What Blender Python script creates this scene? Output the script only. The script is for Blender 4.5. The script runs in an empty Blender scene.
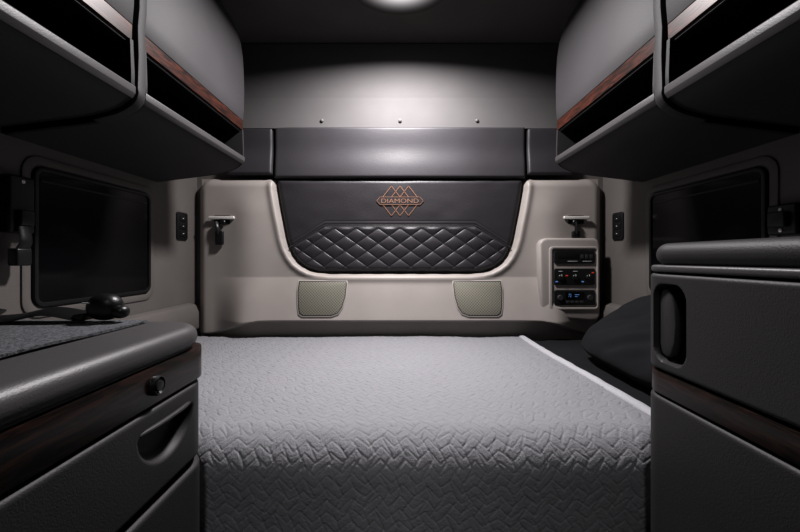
import bpy, bmesh, math
import numpy as np
from mathutils import Vector
rng=np.random.RandomState(4)
F=370.0
def W(px,py,d): return Vector(((px-400)*d/F, d, 1-(py-258)*d/F))
COL=bpy.context.scene.collection
WL={}
# ---------------------------------------------------------------- materials
def mat(name,color,rough=0.5,metal=0.0,bump=0.0,bscale=200,vor=False,var=0.0,vscale=6,coat=0,emit=None,es=0,spec=0.5,sheen=0):
    m=bpy.data.materials.new(name); m.use_nodes=True
    nt=m.node_tree; b=nt.nodes['Principled BSDF']
    b.inputs['Base Color'].default_value=(*color,1)
    b.inputs['Roughness'].default_value=rough
    b.inputs['Metallic'].default_value=metal
    b.inputs['Specular IOR Level'].default_value=spec
    b.inputs['Coat Weight'].default_value=coat
    b.inputs['Sheen Weight'].default_value=sheen
    tc=nt.nodes.new('ShaderNodeTexCoord')
    if bump>0:
        if vor:
            t=nt.nodes.new('ShaderNodeTexVoronoi'); t.inputs['Scale'].default_value=bscale; o=t.outputs['Distance']
        else:
            t=nt.nodes.new('ShaderNodeTexNoise'); t.inputs['Scale'].default_value=bscale; t.inputs['Detail'].default_value=3; o=t.outputs['Fac']
        nt.links.new(tc.outputs['Object'],t.inputs['Vector'])
        bp=nt.nodes.new('ShaderNodeBump'); bp.inputs['Strength'].default_value=bump; bp.inputs['Distance'].default_value=0.002
        nt.links.new(o,bp.inputs['Height']); nt.links.new(bp.outputs['Normal'],b.inputs['Normal'])
    if var>0:
        n=nt.nodes.new('ShaderNodeTexNoise'); n.inputs['Scale'].default_value=vscale; n.inputs['Detail'].default_value=4
        nt.links.new(tc.outputs['Object'],n.inputs['Vector'])
        r=nt.nodes.new('ShaderNodeValToRGB')
        r.color_ramp.elements[0].position=0.3; r.color_ramp.elements[1].position=0.7
        r.color_ramp.elements[0].color=(*[c*(1-var) for c in color],1)
        r.color_ramp.elements[1].color=(*[min(1,c*(1+var)) for c in color],1)
        nt.links.new(n.outputs['Fac'],r.inputs['Fac']); nt.links.new(r.outputs['Color'],b.inputs['Base Color'])
    if emit:
        b.inputs['Emission Color'].default_value=(*emit,1); b.inputs['Emission Strength'].default_value=es
    return m
M={}
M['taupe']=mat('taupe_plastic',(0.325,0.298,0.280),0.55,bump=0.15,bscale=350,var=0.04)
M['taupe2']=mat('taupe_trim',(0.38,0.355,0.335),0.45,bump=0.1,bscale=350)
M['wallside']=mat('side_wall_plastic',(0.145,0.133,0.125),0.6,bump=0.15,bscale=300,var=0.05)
M['gray']=mat('gray_plastic',(0.040,0.0385,0.039),0.6,bump=0.35,bscale=450,var=0.05,spec=0.4)
M['graylow']=mat('gray_cabinet_plastic',(0.042,0.0405,0.041),0.55,bump=0.25,bscale=450,var=0.05,spec=0.4)
M['graydoor']=mat('gray_door_vinyl',(0.066,0.063,0.066),0.6,bump=0.3,bscale=450,var=0.05,spec=0.4)
M['grayrim']=mat('gray_counter_plastic',(0.083,0.079,0.080),0.45,bump=0.2,bscale=450,var=0.05)
M['dark']=mat('dark_interior',(0.010,0.010,0.0105),0.7,bump=0.2,bscale=200)
M['ceil']=mat('ceiling_fabric',(0.095,0.086,0.084),0.9,bump=0.5,bscale=500,var=0.08,sheen=0.1)
M['upper']=mat('upper_wall_vinyl',(0.150,0.144,0.144),0.75,bump=0.2,bscale=350,var=0.04,spec=0.2)
M['snap']=mat('snap_metal',(0.16,0.15,0.145),0.5,bump=0.05)
M['leather']=mat('black_leather',(0.038,0.035,0.039),0.44,bump=0.25,bscale=300,vor=True,var=0.08,spec=0.5)
M['leather2']=mat('charcoal_leather',(0.052,0.049,0.054),0.5,bump=0.2,bscale=320,vor=True,var=0.08)
M['black']=mat('black_plastic',(0.010,0.010,0.011),0.4,bump=0.15,bscale=300)
M['pit']=mat('black_recess',(0.004,0.004,0.004),0.8,bump=0.15,bscale=300,spec=0.2)
M['blackgloss']=mat('black_glass',(0.003,0.003,0.004),0.12,bump=0.02,bscale=3,spec=0.22)
M['chrome']=mat('brushed_steel',(0.75,0.73,0.70),0.4,metal=0.35,bump=0.05,bscale=300)
M['copper']=mat('copper_thread',(0.27,0.150,0.098),0.5,bump=0.4,bscale=900)
M['white']=mat('white_mark',(0.6,0.6,0.6),0.5,bump=0.05)
M['red']=mat('red_button',(0.45,0.05,0.03),0.4,emit=(1,0.10,0.05),es=0.22,bump=0.02)
M['blue']=mat('blue_button',(0.12,0.25,0.5),0.4,emit=(0.2,0.45,0.9),es=0.25,bump=0.02)
M['sheet']=mat('charcoal_sheet',(0.016,0.016,0.018),0.95,bump=0.4,bscale=300,var=0.1,spec=0.15,sheen=0.03)
M['pillow']=mat('charcoal_pillowcase',(0.016,0.016,0.018),0.95,bump=0.4,bscale=300,var=0.1,spec=0.15,sheen=0.03)
M['band']=mat('pale_hem',(0.38,0.38,0.395),0.9,bump=0.5,bscale=200,spec=0.2)
M['felt']=mat('heather_felt',(0.095,0.097,0.105),0.95,bump=0.9,bscale=350,var=0.8,vscale=230,sheen=0.05)
M['fill_lens']=mat('added_fill_lens',(0.9,0.9,0.9),0.4,emit=(1,0.96,0.97),es=0.5,bump=0.01)  # lens of the added fill lamp only
M['floor']=mat('rubber_floor',(0.02,0.02,0.02),0.7,bump=0.4,bscale=80)
def grillemat():
    m=mat('speaker_mesh',(0.22,0.21,0.17),0.7)
    nt=m.node_tree;b=nt.nodes['Principled BSDF'];tc=nt.nodes['Texture Coordinate']
    mp=nt.nodes.new('ShaderNodeMapping');mp.inputs['Rotation'].default_value=(0,math.radians(45),0);mp.inputs['Scale'].default_value=(1,0.001,1)
    v=nt.nodes.new('ShaderNodeTexVoronoi');v.inputs['Scale'].default_value=105;v.inputs['Randomness'].default_value=0
    r=nt.nodes.new('ShaderNodeValToRGB')
    r.color_ramp.elements[0].position=0.2;r.color_ramp.elements[0].color=(0.10,0.095,0.078,1)
    r.color_ramp.elements[1].position=0.5;r.color_ramp.elements[1].color=(0.25,0.24,0.20,1)
    nt.links.new(tc.outputs['Object'],mp.inputs['Vector']);nt.links.new(mp.outputs[0],v.inputs['Vector']);nt.links.new(v.outputs['Distance'],r.inputs['Fac']);nt.links.new(r.outputs['Color'],b.inputs['Base Color'])
    return m
M['grille']=grillemat()
LR=0.23
def lensmat():
    m=mat('painted_glow_lens',(0.095,0.086,0.084),0.9,emit=(1,0.96,0.98),es=1,spec=0.1)  # emission fades out to the ceiling colour, painting the lamp's blurred glow
    nt=m.node_tree;b=nt.nodes['Principled BSDF'];tc=nt.nodes['Texture Coordinate']
    mp=nt.nodes.new('ShaderNodeMapping');mp.inputs['Scale'].default_value=(1/LR,1/LR,0)
    le=nt.nodes.new('ShaderNodeVectorMath');le.operation='LENGTH'
    mr=nt.nodes.new('ShaderNodeMapRange');mr.interpolation_type='LINEAR'
    mr.inputs['From Min'].default_value=0.98;mr.inputs['From Max'].default_value=0.10;mr.inputs['To Min'].default_value=0.0;mr.inputs['To Max'].default_value=1
    pw=nt.nodes.new('ShaderNodeMath');pw.operation='POWER';pw.inputs[1].default_value=2.4
    ml=nt.nodes.new('ShaderNodeMath');ml.operation='MULTIPLY';ml.inputs[1].default_value=4
    nt.links.new(tc.outputs['Object'],mp.inputs['Vector']);nt.links.new(mp.outputs[0],le.inputs[0]);nt.links.new(le.outputs['Value'],mr.inputs['Value'])
    nt.links.new(mr.outputs['Result'],pw.inputs[0]);nt.links.new(pw.outputs[0],ml.inputs[0])
    nt.links.new(ml.outputs[0],b.inputs['Emission Strength'])
    return m
M['lamp']=lensmat()
def quiltmat():
    m=mat('gray_quilt_cotton',(0.243,0.243,0.256),0.85,sheen=0.1,spec=0.25)
    nt=m.node_tree;b=nt.nodes['Principled BSDF'];tc=nt.nodes['Texture Coordinate']
    n=nt.nodes.new('ShaderNodeTexNoise');n.inputs['Scale'].default_value=120;n.inputs['Detail'].default_value=4;n.inputs['Distortion'].default_value=0.8
    n2=nt.nodes.new('ShaderNodeTexNoise');n2.inputs['Scale'].default_value=600
    a=nt.nodes.new('ShaderNodeMath');a.operation='MULTIPLY_ADD';a.inputs[1].default_value=0.2
    bp=nt.nodes.new('ShaderNodeBump');bp.inputs['Strength'].default_value=0.6;bp.inputs['Distance'].default_value=0.004
    for q in(n,n2): nt.links.new(tc.outputs['Object'],q.inputs['Vector'])
    nt.links.new(n2.outputs['Fac'],a.inputs[0]);nt.links.new(n.outputs['Fac'],a.inputs[2])
    nt.links.new(a.outputs[0],bp.inputs['Height']);nt.links.new(bp.outputs['Normal'],b.inputs['Normal'])
    return m
M['quilt']=quiltmat()
def woodmat(name,c0,c1,rough,spec=0.4):
    m=mat(name,(0.06,0.025,0.016),rough,coat=0.0,spec=spec)
    nt=m.node_tree;b=nt.nodes['Principled BSDF'];tc=nt.nodes['Texture Coordinate']
    mp=nt.nodes.new('ShaderNodeMapping');mp.inputs['Scale'].default_value=(55,6,55)
    n=nt.nodes.new('ShaderNodeTexNoise');n.inputs['Scale'].default_value=2.4;n.inputs['Detail'].default_value=6;n.inputs['Distortion'].default_value=1.4
    r=nt.nodes.new('ShaderNodeValToRGB')
    r.color_ramp.elements[0].position=0.40;r.color_ramp.elements[0].color=(*c0,1)
    r.color_ramp.elements[1].position=0.64;r.color_ramp.elements[1].color=(*c1,1)
    nt.links.new(tc.outputs['Object'],mp.inputs['Vector']);nt.links.new(mp.outputs[0],n.inputs['Vector'])
    nt.links.new(n.outputs['Fac'],r.inputs['Fac']);nt.links.new(r.outputs['Color'],b.inputs['Base Color'])
    return m
M['wood']=woodmat('walnut_veneer',(0.012,0.005,0.0035),(0.10,0.028,0.015),0.40)
M['wooddark']=woodmat('dark_walnut_veneer',(0.004,0.0028,0.0025),(0.036,0.016,0.011),0.28,0.5)
# ---------------------------------------------------------------- helpers
def fin(name,me,m,smooth=True,angle=35):
    n=len(me.vertices); co=np.empty(n*3); me.vertices.foreach_get('co',co); co=co.reshape(-1,3)
    c=(co.min(0)+co.max(0))/2; co-=c; me.vertices.foreach_set('co',co.ravel())
    me.polygons.foreach_set('use_smooth',[smooth]*len(me.polygons))
    if smooth: me.set_sharp_from_angle(angle=math.radians(angle))
    me.materials.append(M[m] if isinstance(m,str) else m)
    me.update()
    o=bpy.data.objects.new(name,me); COL.objects.link(o); o.location=c; WL[o.name]=Vector(c)
    return o
def bm_done(name,bm,m,smooth=True,angle=35):
    bmesh.ops.recalc_face_normals(bm,faces=bm.faces)
    me=bpy.data.meshes.new(name); bm.to_mesh(me); bm.free(); return fin(name,me,m,smooth,angle)
def bevel_all(bm,r,seg=3,ang=30):
    es=[e for e in bm.edges if len(e.link_faces)==2 and e.calc_face_angle(0)>math.radians(ang)]
    if r>0 and es: bmesh.ops.bevel(bm,geom=es,offset=r,segments=seg,profile=0.5,affect='EDGES',clamp_overlap=True)
def add_prism(bm,pts,axis,a0,a1):
    def mk(p,a):
        return {'y':(p[0],a,p[1]),'x':(a,p[0],p[1]),'z':(p[0],p[1],a)}[axis]
    v0=[bm.verts.new(mk(p,a0)) for p in pts]; v1=[bm.verts.new(mk(p,a1)) for p in pts]
    bm.faces.new(v0); bm.faces.new(v1[::-1]); n=len(pts)
    for i in range(n): bm.faces.new((v0[i],v0[(i+1)%n],v1[(i+1)%n],v1[i]))
def prism(name,pts,axis,a0,a1,m,bevel=0.0,seg=3,ang=30,smooth=True):
    bm=bmesh.new(); add_prism(bm,pts,axis,a0,a1); bmesh.ops.recalc_face_normals(bm,faces=bm.faces)
    bevel_all(bm,bevel,seg,ang); return bm_done(name,bm,m,smooth)
def box(name,x0,x1,y0,y1,z0,z1,m,bevel=0.003,seg=3):
    return prism(name,[(x0,z0),(x1,z0),(x1,z1),(x0,z1)],'y',y0,y1,m,bevel,seg)
def rrect(a0,a1,b0,b1,r,n=6):
    pts=[]
    for cx,cy,s in((a1-r,b1-r,0),(a0+r,b1-r,90),(a0+r,b0+r,180),(a1-r,b0+r,270)):
        for i in range(n+1):
            t=math.radians(s+90*i/n); pts.append((cx+r*math.cos(t),cy+r*math.sin(t)))
    return pts
def ring(name,outer,inner,axis,a0,a1,m,bevel=0.0):
    bm=bmesh.new(); n=len(outer)
    def mk(p,a): return {'y':(p[0],a,p[1]),'x':(a,p[0],p[1]),'z':(p[0],p[1],a)}[axis]
    L=[[bm.verts.new(mk(p,a)) for p in q] for q,a in((outer,a0),(outer,a1),(inner,a1),(inner,a0))]
    for k in range(4):
        A=L[k];B=L[(k+1)%4]
        for i in range(n): bm.faces.new((A[i],A[(i+1)%n],B[(i+1)%n],B[i]))
    bmesh.ops.recalc_face_normals(bm,faces=bm.faces); bevel_all(bm,bevel,2,50)
    return bm_done(name,bm,m)
def grid(name,P,m,skirt=None,angle=60,cut=None):
    nv,nu=P.shape[:2]; V=P.reshape(-1,3); idx=np.arange(nv*nu).reshape(nv,nu)
    Fq=np.stack([idx[:-1,:-1],idx[:-1,1:],idx[1:,1:],idx[1:,:-1]],-1).reshape(-1,4)
    if cut is not None:
        c=cut.reshape(-1); Fq=Fq[~c[Fq].all(1)]
    V=V.tolist();Fq=Fq.tolist()
    if skirt is not None:
        b=list(idx[0,:])+list(idx[1:,-1])+list(idx[-1,-2::-1])+list(idx[-2:0:-1,0])
        base=len(V)
        for i in b: V.append([V[i][k]+skirt[k] for k in range(3)])
        n=len(b)
        for i in range(n):
            j=(i+1)%n; Fq.append([int(b[j]),int(b[i]),base+i,base+j])
    me=bpy.data.meshes.new(name); me.from_pydata(V,[],Fq); me.update()
    bm=bmesh.new();bm.from_mesh(me)
    if cut is not None: bmesh.ops.delete(bm,geom=[v for v in bm.verts if not v.link_faces],context='VERTS')
    bmesh.ops.recalc_face_normals(bm,faces=bm.faces);bm.to_mesh(me);bm.free()
    return fin(name,me,m,True,angle)
def sdf(poly,X,Z):
    poly=np.array(poly); n=len(poly); d=np.full(X.shape,1e9); s=np.ones(X.shape)
    for i in range(n):
        a=poly[i];b=poly[i-1]; ex,ez=b-a; wx=X-a[0];wz=Z-a[1]
        t=np.clip((wx*ex+wz*ez)/(ex*ex+ez*ez+1e-12),0,1)
        d=np.minimum(d,(wx-ex*t)**2+(wz-ez*t)**2)
        c1=Z>=a[1];c2=Z<b[1];c3=ex*wz>ez*wx
        f=(c1&c2&c3)|(~c1&~c2&~c3); s=np.where(f,-s,s)
    return s*np.sqrt(d)
def ss(x,a,b):
    t=np.clip((x-a)/(b-a),0,1); return t*t*(3-2*t)
LAT=rng.rand(64,64)
def vn(u,v):
    u=np.asarray(u,float);v=np.asarray(v,float)
    i=np.floor(u).astype(int);j=np.floor(v).astype(int);fu=u-i;fv=v-j;fu=fu*fu*(3-2*fu);fv=fv*fv*(3-2*fv)
    g=lambda a,b:LAT[a%64,b%64]
    return (g(i,j)*(1-fu)+g(i+1,j)*fu)*(1-fv)+(g(i,j+1)*(1-fu)+g(i+1,j+1)*fu)*fv
def tube(name,pts,rx,rz,m,n=10,sub=8):
    pts=[Vector(p) for p in pts]; path=[]
    for i in range(len(pts)-1):
        p0=pts[max(i-1,0)];p1=pts[i];p2=pts[i+1];p3=pts[min(i+2,len(pts)-1)]
        for k in range(sub):
            t=k/sub
            path.append(0.5*((2*p1)+(p2-p0)*t+(2*p0-5*p1+4*p2-p3)*t*t+(3*p1-p0-3*p2+p3)*t**3))
    path.append(pts[-1])
    bm=bmesh.new(); rings=[]; N=None
    for i,p in enumerate(path):
        T=(path[min(i+1,len(path)-1)]-path[max(i-1,0)]).normalized()
        if N is None:
            up=Vector((0,0,1)) if abs(T.z)<0.9 else Vector((1,0,0))
            N=(up-T*up.dot(T)).normalized()
        else: N=(N-T*N.dot(T)).normalized()
        B=T.cross(N)
        rings.append([bm.verts.new(p+B*rx*math.cos(2*math.pi*k/n)+N*rz*math.sin(2*math.pi*k/n)) for k in range(n)])
    for a,b in zip(rings[:-1],rings[1:]):
        for k in range(n): bm.faces.new((a[k],a[(k+1)%n],b[(k+1)%n],b[k]))
    bm.faces.new(rings[0]);bm.faces.new(rings[-1][::-1])
    return bm_done(name,bm,m)
def lathe(name,prof,c,axis,m,n=32):
    bm=bmesh.new(); rings=[]
    for r,a in prof:
        R=[]
        for k in range(n):
            t=2*math.pi*k/n;x,y=r*math.cos(t),r*math.sin(t)
            q={'z':(x,y,a),'y':(x,a,y),'x':(a,x,y)}[axis]
            R.append(bm.verts.new((c[0]+q[0],c[1]+q[1],c[2]+q[2])))
        rings.append(R)
    for a,b in zip(rings[:-1],rings[1:]):
        for k in range(n): bm.faces.new((a[k],a[(k+1)%n],b[(k+1)%n],b[k]))
    bm.faces.new(rings[0]);bm.faces.new(rings[-1][::-1])
    return bm_done(name,bm,m)
def ellipsoid(name,c,r,m,e=1.0):
    bm=bmesh.new(); bmesh.ops.create_uvsphere(bm,u_segments=28,v_segments=18,radius=1)
    for v in bm.verts:
        p=v.co; v.co=Vector([c[k]+r[k]*math.copysign(abs(p[k])**e,p[k]) for k in range(3)])
    return bm_done(name,bm,m)
def child(o,par,label=None):
    w=WL[o.name]; o.parent=par; o.location=w-WL[par.name]
    if label:o['label']=label
    return o
def thing(name,base,label,cat,parts,group=None):
    e=bpy.data.objects.new(name,None); e.empty_display_size=0.05; COL.objects.link(e)
    e.location=base; WL[e.name]=Vector(base); e['label']=label; e['category']=cat
    if group:e['group']=group
    for p in parts: child(p,e)
    return e
def solo(o,label,cat,group=None):
    o['label']=label;o['category']=cat
    if group:o['group']=group
    return o
def struct(o): o['kind']='structure'; return o

# ---------------------------------------------------------------- room shell
XW=1.02; YB=1.86; ZC=2.07
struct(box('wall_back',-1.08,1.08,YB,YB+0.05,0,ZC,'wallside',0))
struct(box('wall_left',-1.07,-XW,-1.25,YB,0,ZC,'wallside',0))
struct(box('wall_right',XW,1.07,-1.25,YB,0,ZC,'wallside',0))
struct(box('wall_front',-1.08,1.08,-1.3,-1.25,0,ZC,'dark',0))
struct(box('ceiling',-1.08,1.08,-1.3,YB+0.05,ZC,ZC+0.04,'ceil',0))
struct(box('floor',-1.08,1.08,-1.3,YB+0.05,-0.04,0,'floor',0))

# ---- windows
def window(sg,i):
    y0,y1,z0,z1=1.022,1.50,0.862,1.258
    xa=lambda t:sg*(XW-t)
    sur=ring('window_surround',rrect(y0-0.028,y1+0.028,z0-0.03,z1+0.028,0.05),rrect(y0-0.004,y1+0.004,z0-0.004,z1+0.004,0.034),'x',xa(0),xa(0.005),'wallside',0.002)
    fr=ring('window_frame',rrect(y0,y1,z0,z1,0.03),rrect(y0+0.012,y1-0.012,z0+0.012,z1-0.012,0.02),'x',xa(0),xa(0.012),'black',0.003)
    gl=prism('window_glass',rrect(y0+0.010,y1-0.010,z0+0.010,z1-0.010,0.02),'x',xa(0.002),xa(0.007),'blackgloss')
    e=bpy.data.objects.new('window_%d'%i,None);COL.objects.link(e);e.location=(sg*XW,(y0+y1)/2,z0);WL[e.name]=Vector(e.location);e['kind']='structure'
    for p in(sur,fr,gl):child(p,e)
    child(box('window_rail',min(xa(0.007),xa(0.010)),max(xa(0.007),xa(0.010)),y0+0.02,y1-0.02,1.215,1.221,'black',0.001),e)
window(-1,1);window(1,2)
for k,sg in((1,-1),(2,1)):
    q=[(XW,0.66),(XW-0.05,0.66),(XW-0.05,0.74),(XW-0.035,0.775),(XW,0.785)]
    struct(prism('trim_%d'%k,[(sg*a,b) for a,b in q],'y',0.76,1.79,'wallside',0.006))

# ---------------------------------------------------------------- back wall panels
def pyy(z,d=1.80): return 258-(z-1)*F/d
S=1.80/F
nx,nz=160,90
xs=np.linspace(-1.015,1.015,nx); zs=np.linspace(1.635,2.065,nz)
X,Z=np.meshgrid(xs,zs); PY=pyy(Z)
H=0.020+0.028*ss(PY,30,132)-0.0008*np.exp(-((PY-96)/1.8)**2)+0.003*(vn(X*3,Z*5)-0.5)
up=grid('upholstered_wall_panel',np.stack([X,YB-H,Z],-1),'upper',skirt=(0,0.010,0))
solo(up,'smooth gray vinyl upper wall panel with a horizontal seam','wall panel')
def snap(px):
    c=W(px,120.5,1.809); return lathe('snap_button',[(0.008,0.006),(0.008,-0.002),(0.005,-0.005),(0.002,-0.006)],c,'y','snap',16)
for px in(322,400,477): solo(snap(px),'small round snap fastener on the upper wall panel','snap fastener','snaps along the upper wall panel')
def bolster(px0,px1,py0,py1):
    n=max(24,int((px1-px0)*0.8)); m_=50
    x0=(px0-400)*S;x1=(px1-400)*S;z0=1-(py1-258)*S;z1=1-(py0-258)*S
    X,Z=np.meshgrid(np.linspace(x0,x1,n),np.linspace(z0,z1,m_))
    e=np.minimum(np.minimum(X-x0,x1-X),np.minimum(Z-z0,z1-Z))
    r=0.012;t=np.clip(e/r,0,1)
    v=(Z-z0)/(z1-z0)
    H=0.038+0.012*np.sqrt(1-(1-t)**2)+0.008*(1-v)-0.006*np.exp(-((v-0.55)/0.25)**2)
    H+=0.004*(vn(X*6,Z*9)-0.5)
    return grid('wall_bolster',np.stack([X,YB-H,Z],-1),'leather2',skirt=(0,0.025,0))
solo(bolster(273.5,526.5,125.5,177.5),'long charcoal leather bolster across the rear wall','bolster')
for a,b in((226,271.5),(528.5,574)):
    solo(bolster(a,b,127,174),'short charcoal leather bolster beside the long one','bolster','short leather bolsters')

# molded taupe panel
hwp=[(177,126),(190,124),(210,120.5),(225,117.5),(238,115),(248,112),(256,108),(262,103.5),(267,97),(270.5,90),(272.5,82)]
PYs=np.array([p[0] for p in hwp],float);HWs=np.array([p[1] for p in hwp],float)
def hw(py): return np.interp(py,PYs,HWs)
gap=1.2
poly=[(-(w+gap),p) for p,w in hwp]+[(-70,272.5+gap),(70,272.5+gap)]+[((w+gap),p) for p,w in hwp[::-1]]
poly[0]=(-(126+gap),150);poly[-1]=((126+gap),150)
def panel_h(PX,PY):
    A=np.abs(PX)
    s=sdf(poly,PX,PY)
    h=np.full(PX.shape,0.052)
    h+=0.020*np.exp(-((A-152)/20.0)**2)*ss(PY,176,215)
    side=1-ss(A,150,188)
    h+=0.055*np.clip((PY-277)/43,0,1)*side
    bl=319+14*ss(A,135,195)
    h-=0.06*ss(PY,bl,bl+4)*(0.35+0.65*side)
    h+=0.008*np.exp(-((s-4.5)/3.5)**2)
    h=h*ss(s,-2.0,3.5)+0.012*(1-ss(s,-2.0,3.5))
    R=14
    qx=np.maximum(A-(204.5-R),0);qy=np.maximum((177+R)-PY,0);ro=R-np.sqrt(qx**2+qy**2)
    t=np.clip(ro/10,0,1); h=h*np.sqrt(1-(1-t)**2)
    return h
xs=np.arange(-204.8,204.81,0.8);ys=np.arange(176.5,346,0.8)
PX,PY=np.meshgrid(xs,ys)
H=panel_h(PX,PY)
P=np.stack([PX*S,YB-0.002-H,1-(PY-258)*S],-1)
mp=grid('molded_wall_panel',P,'taupe',angle=70,cut=sdf(poly,PX,PY)<-2.2)
solo(mp,'taupe molded plastic wall panel around the leather headboard pad','wall panel')

# leather pad
def seam(PX): return 225+np.clip((np.abs(PX)-76)/38,0,1.3)*24
def pad_grid(upper,nu,nv):
    u=np.linspace(-1,1,nu)[None,:];t=np.linspace(0,1,nv)[:,None]
    y=np.full((nv,nu),220.0)
    for _ in range(40):
        x=u*hw(y); sm=seam(x)
        yn=(177.5+(sm-1.0-177.5)*t) if upper else ((sm+1.0)+(272.5-sm-1.0)*t)
        y=0.5*y+0.5*yn
    x=u*hw(y); return x,y
PB=0.016
def pad_h(x,y,tuft):
    s=-sdf([(-w,p) for p,w in hwp]+[(w,p) for p,w in hwp[::-1]],x,y)
    s=np.maximum(s,0);t=np.clip(s/6,0,1)
    h=PB+0.030*np.sqrt(1-(1-t)**2)
    e=np.clip(np.abs(y-seam(x))/3.0,0,1); h-=0.006*(1-np.sqrt(1-(1-e)**2))
    if tuft:
        a=x/22.0;b=(y-228)/15.5
        q=np.abs(np.sin(np.pi*(a+b)))*np.abs(np.sin(np.pi*(a-b)))
        edge=ss(s,2,5)*ss(np.abs(y-seam(x)),1.5,4.5)
        h+=(0.0078*q**0.38-0.0035)*edge
    return h
x,y=pad_grid(True,260,60);h=pad_h(x,y,False)+0.002*(vn(x*0.06,y*0.1)-0.5)
h-=0.0018*np.exp(-((y-(seam(x)-4.2))/0.5)**2)
pu=grid('upper_leather_panel',np.stack([x*S,YB-h,1-(y-258)*S],-1),'leather',skirt=(0,0.004,0))
x,y=pad_grid(False,560,150);h=pad_h(x,y,True)
pq=grid('quilted_leather_panel',np.stack([x*S,YB-h,1-(y-258)*S],-1),'leather',skirt=(0,0.004,0))
wl=tube('seam_piping',[(px*S,YB-0.042,1-(float(seam(np.array(px)))-258)*S) for px in(-112,-100,-88,-77,-70,-35,0,35,70,77,88,100,112)],0.003,0.003,'leather2',8,6)
def text_mesh(txt,x0,x1,z0,z1,y,m,name,th=0.0015):
    cu=bpy.data.curves.new('t','FONT');cu.body=txt;cu.extrude=0.02;cu.resolution_u=4
    to=bpy.data.objects.new('t',cu);COL.objects.link(to);bpy.context.view_layer.update()
    me=bpy.data.meshes.new_from_object(to.evaluated_get(bpy.context.evaluated_depsgraph_get()))
    bpy.data.objects.remove(to)
    co=np.empty(len(me.vertices)*3);me.vertices.foreach_get('co',co);co=co.reshape(-1,3)
    mn,mx=co.min(0),co.max(0);q=(co-mn)/(mx-mn+1e-9)
    out=np.stack([x0+q[:,0]*(x1-x0),y-th*q[:,2],z0+q[:,1]*(z1-z0)],-1)
    me.vertices.foreach_set('co',out.ravel());me.materials.clear()
    return fin(name,me,m,False)
ye=YB-0.0475
def ex(p):return p*S
def ez(p):return 1-(p-258)*S
def stroke_bm(bm,p,q,w,ya,yb):
    p=Vector(p);q=Vector(q);d=(q-p).normalized();n=Vector((-d.y,d.x))*w/2
    p=p-d*w*0.4;q=q+d*w*0.4
    pts=[(p+n),(p-n),(q-n),(q+n)]
    add_prism(bm,[(a.x*S,1-(a.y-258)*S) for a in pts],'y',ya,yb)
bm=bmesh.new()
yt=185.5;yb_=215.5;ym=200.5
for cx in(-8.6,0,8.6):
    hwid=11.6
    for a,b in(((cx,yt),(cx+hwid,ym)),((cx,yt),(cx-hwid,ym)),((cx,yb_),(cx+hwid,ym)),((cx,yb_),(cx-hwid,ym))):
        stroke_bm(bm,a,b,0.68,ye,ye-0.0015)
em1=bm_done('diamond_outline',bm,'copper',False)
bo=[(-20,196.6),(20,196.6),(23.5,200.5),(20,204.4),(-20,204.4),(-23.5,200.5)]
bp=prism('banner_patch',[(ex(a),ez(b)) for a,b in bo],'y',ye-0.0005,ye-0.002,'leather',smooth=False)
bm=bmesh.new()
for i in range(6): stroke_bm(bm,bo[i],bo[(i+1)%6],0.5,ye-0.0015,ye-0.003)
em2=bm_done('banner_outline',bm,'copper',False)
tx=text_mesh('DIAMOND',ex(-18.8),ex(18.8),ez(202.7),ez(198.3),ye-0.0022,'copper','lettering',0.001)
emb=bpy.data.objects.new('embroidered_emblem',None);COL.objects.link(emb);emb.location=(0,ye,ez(200));WL[emb.name]=Vector(emb.location)
for o in(em1,bp,em2,tx):child(o,emb)
emb['label']='copper embroidered overlapping diamonds with lettering banner'
thing('headboard_pad',(0,YB-0.02,ez(272)),'black leather headboard pad with diamond tufting and copper emblem','headboard',[pu,pq,wl,emb])

# speakers
def pan_y(px,py): return YB-0.002-float(panel_h(np.array([[px]],float),np.array([[py]],float))[0,0])
def speaker(sg):
    pts=[(-101.5,280),(-52.5,280),(-52,284),(-53,296),(-56,307),(-60,313),(-67,315.5),(-96,315.5),(-99.5,313),(-101,306),(-102.5,290)]
    pts=[(sg*a,b) for a,b in pts]
    ya=pan_y(sg*75,285);yb=pan_y(sg*75,310)
    sl=(yb-ya)/25
    def plate(name,pp,off,th,m,bev):
        bm=bmesh.new()
        f=[bm.verts.new((a*S,ya+sl*(b-285)-off,1-(b-258)*S)) for a,b in pp]
        k=[bm.verts.new((a*S,ya+sl*(b-285)-off+th,1-(b-258)*S)) for a,b in pp]
        bm.faces.new(f);bm.faces.new(k[::-1]);n=len(pp)
        for i in range(n):bm.faces.new((f[i],f[(i+1)%n],k[(i+1)%n],k[i]))
        bmesh.ops.recalc_face_normals(bm,faces=bm.faces);bevel_all(bm,bev,2,40)
        return bm_done(name,bm,m)
    cx=sum(a for a,b in pts)/len(pts);cy=297
    def scl(kx,ky):return [(cx+(a-cx)*kx,cy+(b-cy)*ky) for a,b in pts]
    fr=plate('grille_frame',pts,0.005,0.012,'taupe2',0.0015)
    gp=plate('grille_gap',scl(0.96,0.945),0.0055,0.004,'black',0.0005)
    gr=plate('grille_mesh',scl(0.93,0.905),0.0065,0.004,'grille',0.001)
    thing('speaker_grille',(sg*75*S,yb,1-(315-258)*S),'olive gray perforated speaker grille in the taupe panel','speaker',[fr,gp,gr],'speaker grilles in the rear panel')
speaker(-1);speaker(1)

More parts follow.
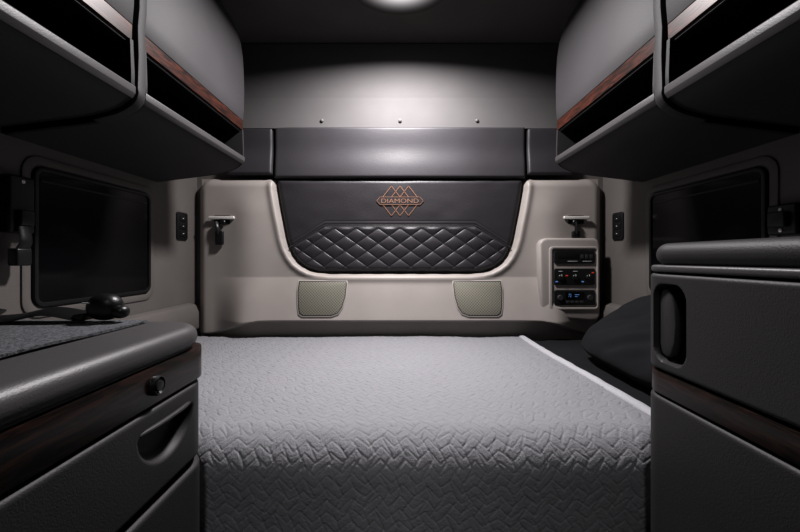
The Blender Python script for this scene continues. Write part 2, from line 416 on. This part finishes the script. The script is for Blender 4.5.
def hook(sg):
    cx=-177.5 if sg<0 else 175.5
    y=pan_y(cx,220)
    c=lambda px,py,o:(px*S,y-o,1-(py-258)*S)
    pl=box('mounting_plate',(cx-8)*S,(cx+8)*S,y-0.006,y+0.004,c(0,224,0)[2],c(0,215.5,0)[2],'black',0.002)
    bar=prism('steel_bar',rrect((cx-13)*S,(cx+13)*S,c(0,219.6,0)[2],c(0,216.4,0)[2],0.007),'y',y-0.018,y-0.006,'chrome',0.003)
    s2=-1 if sg<0 else -0.4
    knob=lathe('pivot_knob',[(0.012,0),(0.012,-0.010),(0.009,-0.013),(0.002,-0.013)],c(cx-sg*2,222.5,0.010),'y','black',20)
    strap=tube('black_strap',[c(cx+s2*5,222,0.010),c(cx+s2*3,227,0.018),c(cx+s2*2,234,0.014)],0.012,0.004,'black')
    clip=box('plastic_clip',(cx+s2*2-4)*S,(cx+s2*2+4)*S,y-0.020,y-0.004,c(0,245 if sg<0 else 238,0)[2],c(0,231,0)[2],'black',0.006)
    thing('bunk_strap_anchor',(cx*S,y,c(0,222,0)[2]),'steel anchor bar with black hanging strap clip','strap anchor',[pl,bar,knob,strap,clip],'strap anchors on the rear panel')
hook(-1);hook(1)

# control panel
def ctrl():
    d=1.755;k=d/F
    X_=lambda px:(px-400)*k
    Z_=lambda py:1-(py-258)*k
    yF=d
    out=[(X_(543),Z_(311)),(X_(540.5),Z_(306)),(X_(539.5),Z_(244)),(X_(542),Z_(239.5)),(X_(547),Z_(238)),(X_(595),Z_(238)),(X_(599),Z_(240)),(X_(600.5),Z_(245)),(X_(600.5),Z_(316)),(X_(598),Z_(320.5)),(X_(590),Z_(321)),(X_(566),Z_(319)),(X_(550),Z_(315))]
    parts=[prism('housing',out,'y',yF,1.812,'taupe',0.012,4)]
    parts.append(ring('bezel',rrect(X_(549),X_(598),Z_(309.5),Z_(246.5),0.018),rrect(X_(551.8),X_(596.4),Z_(307.4),Z_(248.6),0.012),'y',yF-0.007,yF+0.002,'taupe2',0.002))
    def unit(name,p0,p1,label):
        e=bpy.data.objects.new(name,None);COL.objects.link(e);e.location=(X_(574),yF,Z_(p1));WL[e.name]=Vector(e.location);e['label']=label
        child(prism('faceplate',rrect(X_(554),X_(594.5),Z_(p1),Z_(p0),0.008),'y',yF-0.006,yF+0.001,'black',0.002),e)
        return e
    def b(n,px0,px1,p0,p1,m,th=0.003): return box(n,X_(px0),X_(px1),yF-0.006-th,yF-0.005,Z_(p1),Z_(p0),m,0.0006)
    u1=unit('audio_unit',251,263.5,'black audio jack and socket strip')
    child(b('slot',557,578,254,258.5,'pit',0.001),u1)
    for i in range(3): child(b('button',580+i*4.5,583+i*4.5,254.5,258.5,'gray'),u1)
    child(b('marking',567,577,261,261.5,'white',0.0015),u1)
    child(b('marking',582,591,261,261.5,'white',0.0015),u1)
    u2=unit('switch_unit',268.5,285,'black switch bank with red and blue symbols')
    for px in(560.5,574.5,588):
        child(lathe('knob',[(0.015,0),(0.014,-0.007),(0.012,-0.009),(0.002,-0.009)],(X_(px),yF-0.006,Z_(277.2)),'y','black',24),u2)
    child(b('red_symbol',565,567.4,275,276.2,'red',0.002),u2)
    child(b('red_symbol',591,593.3,272,273.2,'red',0.002),u2)
    child(b('blue_symbol',555,557.3,281,282.2,'blue',0.002),u2)
    child(b('blue_symbol',581,583.3,281,282.2,'blue',0.002),u2)
    child(b('marking',558,562,271,271.5,'white',0.002),u2)
    child(b('marking',572.5,577,271,271.5,'white',0.002),u2)
    for px in(560.5,574.5,588): child(b('knob_pointer',px-0.3,px+0.3,274.4,276.4,'white',0.010),u2)
    u3=unit('climate_unit',290,305,'black radio unit with knobs and small blue display')
    for px in(559.5,589.2):
        child(lathe('knob',[(0.014,0),(0.013,-0.007),(0.011,-0.009),(0.002,-0.009)],(X_(px),yF-0.006,Z_(297.5)),'y','gray',24),u3)
    child(b('display',565,583.5,292,298.5,'blackgloss'),u3)
    child(text_mesh('72',X_(567.5),X_(570.5),Z_(297),Z_(293.6),yF-0.0095,'blue','display_digits',0.0005),u3)
    child(b('display_bar',574,578.5,294.2,294.9,'blue',0.0035),u3)
    child(b('display_bar',574,577,296.1,296.7,'blue',0.0035),u3)
    for i in range(4): child(b('button',565.5+i*4.6,569+i*4.6,300.5,303,'gray'),u3)
    parts+=[u1,u2,u3]
    thing('control_panel',(X_(570),1.80,Z_(321)),'taupe housing with black audio, switch and climate units','control panel',parts)
ctrl()

def sideswitch(sg):
    y0,y1,z0,z1=1.683,1.765,1.085,1.212
    a,b=sorted((sg*XW,sg*(XW-0.008)))
    ps=[prism('switch_plate',rrect(y0,y1,z0,z1,0.012),'x',a,b,'black',0.002)]
    for i in range(3):
        z=z0+0.015+i*0.035
        a,b=sorted((sg*(XW-0.008),sg*(XW-0.011)))
        ps.append(prism('rocker',rrect(y0+0.018,y1-0.018,z,z+0.028,0.004),'x',a,b,'black',0.001))
        a,b=sorted((sg*(XW-0.011),sg*(XW-0.012)))
        ps.append(prism('marking',rrect(y0+0.036,y0+0.044,z+0.012,z+0.015,0.001),'x',a,b,'white'))
    thing('switch_plate_unit',(sg*XW,1.72,z0),'black three rocker switch plate on the side wall','switch panel',ps,'side wall switch plates')
sideswitch(-1);sideswitch(1)

# ---------------------------------------------------------------- overhead cabinets
door=[(0.655,1.572),(0.651,1.62),(0.650,1.70),(0.652,1.78),(0.656,1.84),(0.664,1.895),(0.680,1.95),(0.705,2.005),(0.75,2.066)]
und=[(0.6535,1.408),(0.659,1.396),(0.669,1.385),(0.685,1.374),(0.71,1.363),(0.75,1.353),(0.80,1.345),(1.018,1.318)]
def overhead(sg,y0,y1,endtrim,label):
    f=lambda pts:[(sg*a,b) for a,b in pts]
    inner=[(a+0.016,b) for a,b in door]
    dr=prism('cabinet_door',f(door+inner[::-1]),'y',y0+0.004,y1-0.004,'graydoor',0.002,2,40)
    wt=prism('wood_trim',f([(0.657,1.533),(0.656,1.5715),(0.668,1.5715),(0.668,1.533)]),'y',y0+0.004,y1-0.004,'wood',0.0006,1)
    bm=bmesh.new()
    add_prism(bm,f([(0.674,1.53)]+[(a+0.017,b) for a,b in door[1:]]+[(1.018,2.066),(1.018,1.53)]),'y',y0,y1)
    add_prism(bm,f([(0.664,1.535),(0.664,1.527),(1.0,1.527),(1.0,1.535)]),'y',y0,y1)
    lip=[(0.659,1.421),(0.654,1.420),(0.6515,1.415)]+und+[(1.018,1.334),(0.80,1.361),(0.75,1.369),(0.714,1.379),(0.692,1.389),(0.676,1.400),(0.664,1.417)]
    add_prism(bm,f(lip),'y',y0,y1)
    add_prism(bm,f([(1.005,1.33),(1.018,1.33),(1.018,1.54),(1.005,1.54)]),'y',y0,y1)
    outl=[(0.656,1.535),(0.653,1.45)]+und+[(1.018,1.535)]
    for a,b in((y0,y0+0.012),(y1-0.012,y1)): add_prism(bm,f(outl),'y',a,b)
    body=bm_done('cabinet_body',bm,'gray')
    slot_shade=prism('slot_shade_sheet',f([(0.677,1.404),(0.715,1.383),(0.80,1.365),(1.003,1.339),(1.003,1.526),(0.668,1.5265),(0.668,1.524),(0.998,1.523),(0.998,1.346),(0.80,1.370),(0.717,1.388),(0.679,1.408)]),'y',y0+0.0125,y1-0.0125,'pit')  # near-black sheet, puts the open slot's shade into its colour
    edge=prism('shelf_lip',f([(0.6515,1.423),(0.6493,1.420),(0.6497,1.404),(0.6575,1.392),(0.660,1.400),(0.660,1.418),(0.659,1.423)]),'y',y0+0.001,y1-0.001,'grayrim',0.001,2)
    parts=[body,dr,wt,slot_shade,edge]
    if endtrim:
        o=[(a-0.007,b) for a,b in [(0.655,1.42),(0.653,1.50)]+door]+[(0.755,2.066)]
        lowo=[(0.646,1.408),(0.651,1.392),(0.663,1.377),(0.681,1.365),(0.707,1.354),(0.76,1.341)]
        inn=[(0.76,1.355),(0.712,1.366),(0.690,1.375),(0.676,1.386),(0.668,1.40)]+[(a+0.012,b) for a,b in [(0.655,1.45)]+door]
        prof=lowo[::-1]+o+[(0.758,2.066)]+[(q[0],q[1]) for q in inn[::-1]]
        parts.append(prism('divider_trim',f(prof),'y',y0-0.030,y0-0.003,'gray',0.004,2,45))
    thing('overhead_cabinet',(sg*0.84,(y0+y1)/2,1.32),label,'cabinet',parts,'overhead cabinets')
for sg in(-1,1):
    overhead(sg,0.945,1.55,True,'gray overhead cabinet with walnut strip, near the rear wall')
    overhead(sg,0.20,0.911,False,'gray overhead cabinet with walnut strip nearer the entrance')

# ---------------------------------------------------------------- bed
box_b=box('bunk_platform',-1.01,1.01,0.86,1.79,0.0,0.395,'gray',0.01); solo(box_b,'dark gray bunk platform under the mattress','bunk platform')
mt=box('mattress',-1.012,1.012,0.86,1.79,0.397,0.585,'sheet',0.04,4); solo(mt,'thick bunk mattress covered by quilt and sheet','mattress')
def drape(s,ztop,r,yb,yf):
    L1=yb-(yf+r); L2=L1+r*math.pi/2
    y=np.where(s<L1,yb-s,0.0);z=np.full(s.shape,ztop);ny=np.zeros(s.shape);nz=np.ones(s.shape)
    t=np.clip((s-L1)/r,0,math.pi/2)
    y=np.where(s>=L1,(yf+r)-r*np.sin(t),y);z=np.where(s>=L1,ztop-r+r*np.cos(t),z)
    z=np.where(s>=L2,ztop-r-(s-L2),z)
    ny=np.where(s>=L1,-np.sin(t),0);nz=np.where(s>=L1,np.cos(t),1)
    return y,z,ny,nz
yb,yf,r=1.785,0.770,0.085
Ltot=(yb-yf-r)+r*math.pi/2+0.30
shift=lambda s:0.030*ss(s,0.1,0.9)
us=np.linspace(-1.01,0.590,920);sv=np.linspace(0,Ltot,800)
U,Sv=np.meshgrid(us,sv)
wu=U+0.008*(vn(U*24+3,Sv*24)-0.5)+0.04*(vn(U*5,Sv*5+9)-0.5);wv=Sv+0.008*(vn(U*24,Sv*24+20)-0.5)+0.04*(vn(U*5+7,Sv*5)-0.5)
tr=lambda q:np.abs((q%2)-1)
p1=wv/0.024+tr(wu/0.025)*0.95
p2=wu/0.029+tr(wv/0.036+0.5)*0.75
a1=np.abs(np.sin(np.pi*p1));a2=np.abs(np.sin(np.pi*p2))
hq=0.0018*np.minimum(1,a1*2.3)**0.75+0.0018*np.minimum(1,a2*2.3)**0.75+0.0010*(vn(U*60,Sv*60)-0.5)+0.0018*(vn(U*26,Sv*26+5)-0.5)+0.003*(vn(U*11+2,Sv*11)-0.5)+0.006*(vn(U*5,Sv*5)-0.5)
y,z,ny,nz=drape(Sv,0.618,r,yb,yf)
fold=0.010*(vn(U*4+11,Sv*1.2)-0.3)*ss(Sv,1.05,1.3)
edge=ss(np.abs(U-0.590),0,0.02)
hh=hq*edge+fold
z=z-0.004*(1-edge)
xo=U+shift(Sv)*ss(U,0.0,0.59)
Pq=np.stack([xo,y+ny*hh,z+nz*hh],-1)
q=grid('quilt_cover',Pq,'quilt',skirt=(0,0.0,-0.004),angle=80)
us=np.linspace(0,1,11);sv=np.linspace(0,Ltot,260);U2,S2=np.meshgrid(us,sv)
y,z,ny,nz=drape(S2,0.618,r,yb,yf)
off=0.570+0.034*U2+shift(S2)+0.006*(vn(S2*3,S2*0+2)-0.7)*ss(S2,0,0.1)
off=np.minimum(off,0.6045+shift(S2))
hb=0.009*np.sin(np.pi*np.clip(U2,0,1))**0.5+0.003*vn(S2*30,U2*2)
hem=grid('pale_hem',np.stack([off,y+ny*hb,z+nz*hb],-1),'band',skirt=(0,0.004,-0.014),angle=80)
hem['label']='pale gray bound edge of the quilt'
thing('quilt',(-0.2,1.3,0.60),'gray stitched quilt spread over the bunk and hanging over its front','quilt',[q,hem])
us=np.linspace(0,1,110);sv=np.linspace(0,Ltot-0.05,220);U,Sv=np.meshgrid(us,sv)
y,z,ny,nz=drape(Sv,0.606,r,yb,yf+0.012)
x0=0.607+shift(Sv);U=x0+(1.012-x0)*U
hs=0.010*(vn(U*9,Sv*7)-0.5)+0.007*(vn(U*22+Sv*10,Sv*11-U*9)-0.5)
sh=grid('bed_sheet',np.stack([U,y+ny*hs,z+nz*hs],-1),'sheet',skirt=(0,0,-0.006),angle=80)
solo(sh,'charcoal fabric sheet on the mattress beside the quilt','sheet')
def pillow():
    n=100;u=np.linspace(-1,1,n);U,V=np.meshgrid(u,u)
    k=0.12
    RU=U*(1-k*V**4*0.9);RV=V*(1-k*U**4*0.7)
    def lay(s):
        t=np.clip((1-U**4),0,1)**0.5*np.clip((1-V**4),0,1)**0.5
        hz=s*0.056*t**0.85+0.022*(vn(U*2.1+s,V*2.7+2)-0.5)*t+0.013*(vn(U*6+V*4,V*2.5-U+9)-0.5)*t
        hx=RU*0.205+0.012*(vn(V*2+5,U*0+1)-0.5);hy=RV*0.29
        hz=hz-0.02*U**2-0.04*U
        return np.stack([hx,hy,hz],-1)
    A=lay(1);B=lay(-1)
    th=math.radians(43);c,s=math.cos(th),math.sin(th)
    bm=bmesh.new()
    for L in(A,B):
        g=[]
        for i in range(n):
            row=[]
            for j in range(n):
                x,y,z=L[i,j];xx=0.862+x*c-z*s;zz=0.768+x*s+z*c
                row.append(bm.verts.new((min(xx,1.012),1.19+y,max(zz,0.613))))
            g.append(row)
        for i in range(n-1):
            for j in range(n-1):bm.faces.new((g[i][j],g[i][j+1],g[i+1][j+1],g[i+1][j]))
    bmesh.ops.remove_doubles(bm,verts=bm.verts,dist=0.0006)
    return bm_done('pillow',bm,'pillow',True,80)
solo(pillow(),'plain charcoal pillow leaning against the side wall','pillow')

# ---------------------------------------------------------------- lower cabinet (felt topped)
def corner_outline(xf,xo,y0,ye,r,n=8,grow=0.0):
    sg=1 if xo<xf else -1
    xf=xf+sg*grow;ye=ye+grow
    pts=[(xo,y0),(xf,y0)]
    for i in range(n+1):
        t=math.radians(90*i/n);pts.append((xf-sg*r+sg*r*math.cos(t),ye-r+r*math.sin(t)))
    pts.append((xo,ye));return pts
def face_relief(name,xf,sg,y0,y1,z0,z1,ye,r,rec,m,th=0.010,er=0.008,step=0.003):
    ny_=int((y1-y0)/step);nz_=int((z1-z0)/step)
    Y,Z=np.meshgrid(np.linspace(y0,y1,ny_),np.linspace(z0,z1,nz_))
    e=np.minimum(np.minimum(Y-y0,y1-Y),np.minimum(Z-z0,z1-Z));t=np.clip(e/er,0,1)
    h=th*np.sqrt(1-(1-t)**2)
    if rec is not None: h=h+rec(Y,Z)
    cc=np.clip(Y-(ye-r),0,r*0.98);cur=r-np.sqrt(r*r-cc**2)
    X=xf+sg*(h-cur)
    return grid(name,np.stack([X,Y,Z],-1),m,skirt=(-sg*0.002,0,0),angle=60)
xf=-0.381;ye_=0.748
def left_cab():
    body=prism('cabinet_body',corner_outline(xf-0.036,-1.015,0.02,ye_-0.004,0.03),'z',0.0,0.838,'dark')
    frame=prism('cabinet_side',[(-1.015,ye_-0.002),(-1.015,ye_-0.014),(xf-0.05,ye_-0.014),(xf-0.05,ye_-0.002)],'z',0.0,0.838,'graylow')
    wood=prism('wood_trim',corner_outline(xf,-0.46,0.02,ye_,0.05),'z',0.772,0.832,'wooddark',0.003,2)
    top=prism('countertop',corner_outline(xf,-1.015,0.02,ye_,0.085,n=16,grow=0.004),'z',0.832,0.874,'grayrim',0.0208,8)
    lipr=prism('counter_edge_bead',corner_outline(xf-0.004,-1.014,0.02,ye_-0.002,0.085,n=16),'z',0.8325,0.838,'graylow',0.002,2)
    def rec(Y,Z):
        yc=0.606;zt=0.737
        el=((Y-yc)/0.074)**2+((Z-zt)/0.064)**2
        m1=1-ss(el,0.45,1.0);m2=1-ss(Z,zt-0.007,zt)
        return -0.025*m1*m2
    d1=face_relief('drawer_front',xf-0.008,1,0.03,ye_-0.004,0.628,0.768,ye_,0.07,rec,'graylow',step=0.002)
    d2=face_relief('drawer_front',xf-0.006,1,0.03,ye_-0.004,0.08,0.618,ye_,0.07,None,'graylow')
    hl=tube('drawer_handle',[(xf-0.002,0.54,0.739),(xf+0.004,0.57,0.740),(xf+0.005,0.605,0.740),(xf+0.004,0.64,0.740),(xf-0.002,0.668,0.739)],0.005,0.004,'graylow')
    e1=bpy.data.objects.new('drawer',None);COL.objects.link(e1);e1.location=(xf,0.4,0.628);WL[e1.name]=Vector(e1.location);child(d1,e1);child(hl,e1)
    e2=bpy.data.objects.new('drawer',None);COL.objects.link(e2);e2.location=(xf,0.4,0.08);WL[e2.name]=Vector(e2.location);child(d2,e2)
    kc=(xf,0.575,0.802)
    k1=lathe('latch_button',[(0.0155,-0.002),(0.0155,0.006),(0.013,0.008),(0.011,0.004),(0.009,0.004),(0.008,0.009),(0.002,0.010)],kc,'x','black',28)
    k1['label']='round black push latch'
    thing('storage_cabinet',(-0.7,0.38,0),'gray plastic drawer cabinet with walnut strip and half moon handle','cabinet',[body,frame,wood,top,lipr,e1,e2,k1])
left_cab()
X,Y=np.meshgrid(np.linspace(-1.0,-0.490,60),np.linspace(0.05,0.718,80))
hm=0.004+0.004*vn(X*8,Y*8)
mo=grid('counter_mat',np.stack([X,Y,0.8742+hm],-1),'felt',skirt=(0,0,-0.004),angle=70)
solo(mo,'heather gray felt mat on the drawer cabinet','mat')
zc=0.884
st=tube('webbing',[(-0.99,0.58,zc+0.006),(-0.90,0.62,zc+0.034),(-0.80,0.635,zc+0.010),(-0.72,0.68,zc+0.005),(-0.66,0.695,zc+0.016),(-0.60,0.70,zc+0.006)],0.026,0.004,'black')
st2=tube('webbing',[(-0.99,0.67,zc+0.018),(-0.90,0.69,zc+0.036),(-0.82,0.67,zc+0.028),(-0.75,0.69,zc+0.012)],0.024,0.005,'black')
st3=tube('webbing',[(-0.95,0.50,zc+0.004),(-0.86,0.55,zc+0.022),(-0.77,0.56,zc+0.012),(-0.71,0.62,zc+0.010)],0.020,0.004,'black')
thing('coiled_strap',(-0.8,0.66,0.885),'black webbing strap lying loosely on the felt mat','strap',[st,st2,st3])
bk=ellipsoid('buckle_shell',(-0.556,0.698,0.908),(0.030,0.024,0.025),'black',0.9)
bk2=box('buckle_tongue',-0.604,-0.584,0.680,0.716,0.884,0.896,'black',0.003)
bk3=ellipsoid('buckle_release',(-0.524,0.694,0.899),(0.014,0.014,0.012),'black',0.9)
lb=box('printed_label',-0.583,-0.564,0.677,0.6795,0.916,0.9185,'white',0.0005)
thing('strap_buckle',(-0.556,0.698,0.885),'rounded black plastic buckle with a tiny pale label','buckle',[bk,bk2,bk3,lb])

# ---------------------------------------------------------------- tall cabinet on the other side
xr=0.483
def right_cab():
    body=prism('cabinet_body',corner_outline(xr+0.036,1.015,0.05,ye_-0.004,0.03),'z',0.0,0.98,'dark')
    side=prism('cabinet_side',[(1.015,ye_-0.002),(1.015,ye_-0.014),(xr+0.05,ye_-0.014),(xr+0.05,ye_-0.002)],'z',0.0,0.98,'graylow')
    top=prism('countertop',corner_outline(xr+0.002,1.015,0.05,ye_-0.002,0.06,n=12,grow=0.004),'z',0.974,0.987,'grayrim',0.005,4)
    top2=prism('top_lid',corner_outline(xr+0.004,1.015,0.05,ye_-0.003,0.06,n=12),'z',0.985,1.028,'graylow',0.021,8)
    wood=prism('wood_trim',corner_outline(xr,0.6,0.05,ye_,0.055),'z',0.747,0.789,'wooddark',0.003,2)
    def rec(Y,Z):
        s=sdf(rrect(0.622,0.704,0.808,0.954,0.030),Y,Z)
        return -0.034*(1-ss(s,-0.006,0.0))
    d1=face_relief('door_panel',xr+0.008,-1,0.10,ye_-0.004,0.792,0.972,ye_,0.055,rec,'graylow',step=0.002)
    d2=face_relief('door_panel',xr+0.008,-1,0.10,ye_-0.004,0.08,0.744,ye_,0.055,None,'graylow')
    pit=prism('handle_recess',rrect(0.628,0.698,0.814,0.948,0.025),'x',xr+0.020,xr+0.0305,'pit')
    hb=prism('door_handle',[(0.668,0.822),(0.680,0.817),(0.692,0.822),(0.697,0.840),(0.697,0.922),(0.692,0.940),(0.680,0.945),(0.668,0.940),(0.658,0.915),(0.655,0.881),(0.658,0.847)],'x',xr+0.006,xr+0.022,'graylow',0.004,3)
    hb['label']='vertical gray latch paddle'
    e1=bpy.data.objects.new('cabinet_door',None);COL.objects.link(e1);e1.location=(xr,0.4,0.792);WL[e1.name]=Vector(e1.location)
    for o in(d1,pit,hb):child(o,e1)
    e2=bpy.data.objects.new('cabinet_door',None);COL.objects.link(e2);e2.location=(xr,0.4,0.08);WL[e2.name]=Vector(e2.location);child(d2,e2)
    thing('tall_cabinet',(0.76,0.4,0),'taller gray plastic cabinet with walnut strip and vertical latch handle','cabinet',[body,side,top,top2,wood,e1,e2])
right_cab()

def bracket(sg,y0,y1,z0,z1,strap):
    a,b=sorted((sg*XW,sg*(XW-0.03)))
    ps=[box('bracket_plate',a,b,y0,y1,z0,z1,'black',0.006)]
    a,b=sorted((sg*(XW-0.028),sg*(XW-0.045)))
    ps.append(box('latch_block',a,b,y0+0.015,y1-0.015,z0+0.02,z0+0.06,'black',0.004))
    for z in(z1-0.015,z0+0.012):
        ps.append(lathe('screw_head',[(0.005,0),(0.005,-sg*0.002),(0.001,-sg*0.003)],(sg*(XW-0.03),(y0+y1)/2,z),'x','chrome',12))
    if strap:
        ps.append(tube('strap',[(sg*(XW-0.036),y0+0.03,z0+0.02),(sg*(XW-0.045),y0+0.028,z0-0.02),(sg*(XW-0.04),y0+0.02,z0-0.045)],0.016,0.004,'black'))
        a,b=sorted((sg*(XW-0.022),sg*(XW-0.050)))
        ps.append(box('strap_clip',a,b,y0+0.0,y0+0.04,z0-0.085,z0-0.04,'black',0.005))
    thing('wall_bracket',(sg*XW,(y0+y1)/2,z0),'black restraint bracket with hanging strap on the side wall' if strap else 'small black latch bracket on the side wall','bracket',ps)
bracket(-1,0.938,1.005,1.065,1.215,True)
bracket(1,0.925,1.00,1.06,1.14,False)

# ---------------------------------------------------------------- ceiling lamp and added fill
def lamp(x,y,R,m,label):
    rim=lathe('lamp_rim',[(R*1.02,0.0),(R*1.02,-0.001),(R*1.0,-0.0015),(R*0.98,-0.001),(R*0.97,0.0)],(x,y,ZC-0.0),'z','ceil',48)
    dome=lathe('lamp_lens',[(R*0.99,-0.0005),(R*0.96,-0.0015),(R*0.85,-0.004),(R*0.6,-0.008),(R*0.3,-0.011),(0.005,-0.012)],(x,y,ZC),'z',m,48)
    thing('ceiling_lamp',(x,y,ZC),label,'lamp',[rim,dome])
lamp(0,1.40,LR,'lamp','round ceiling lamp above the bunk with its soft glow painted in')
lamp(0,-0.45,0.09,'fill_lens','added unseen fill lamp on the ceiling behind the camera')  # added out of view to go with the fill light
def area(name,loc,size,energy,rot=(0,0,0),color=(1,0.97,0.98),spread=180):
    l=bpy.data.lights.new(name,'AREA');l.shape='DISK';l.size=size;l.energy=energy;l.color=color;l.spread=math.radians(spread)
    o=bpy.data.objects.new(name,l);COL.objects.link(o);o.location=loc;o.rotation_euler=rot;return o
area('bunk_light',(0,1.345,ZC-0.018),0.16,37,spread=162)
ang=math.atan2(0.77+0.45,2.03-0.5)
area('added_fill_light',(0,-0.45,ZC-0.03),0.14,1.25,rot=(ang,0,0),spread=50)  # added fill from an unseen source, brightens the quilt front
w=bpy.data.worlds.new('w');bpy.context.scene.world=w;w.use_nodes=True
w.node_tree.nodes['Background'].inputs[0].default_value=(0.02,0.02,0.022,1)
# ---------------------------------------------------------------- camera
cd=bpy.data.cameras.new('camera');cd.sensor_width=36;cd.lens=36*F/800;cd.shift_y=-8/800;cd.clip_start=0.02
co=bpy.data.objects.new('camera',cd);COL.objects.link(co);co.location=(0,0,1.0);co.rotation_euler=(math.radians(90),0,0)
bpy.context.scene.camera=co
vs=bpy.context.scene.view_settings
vs.view_transform='Standard'
vs.gamma=0.78
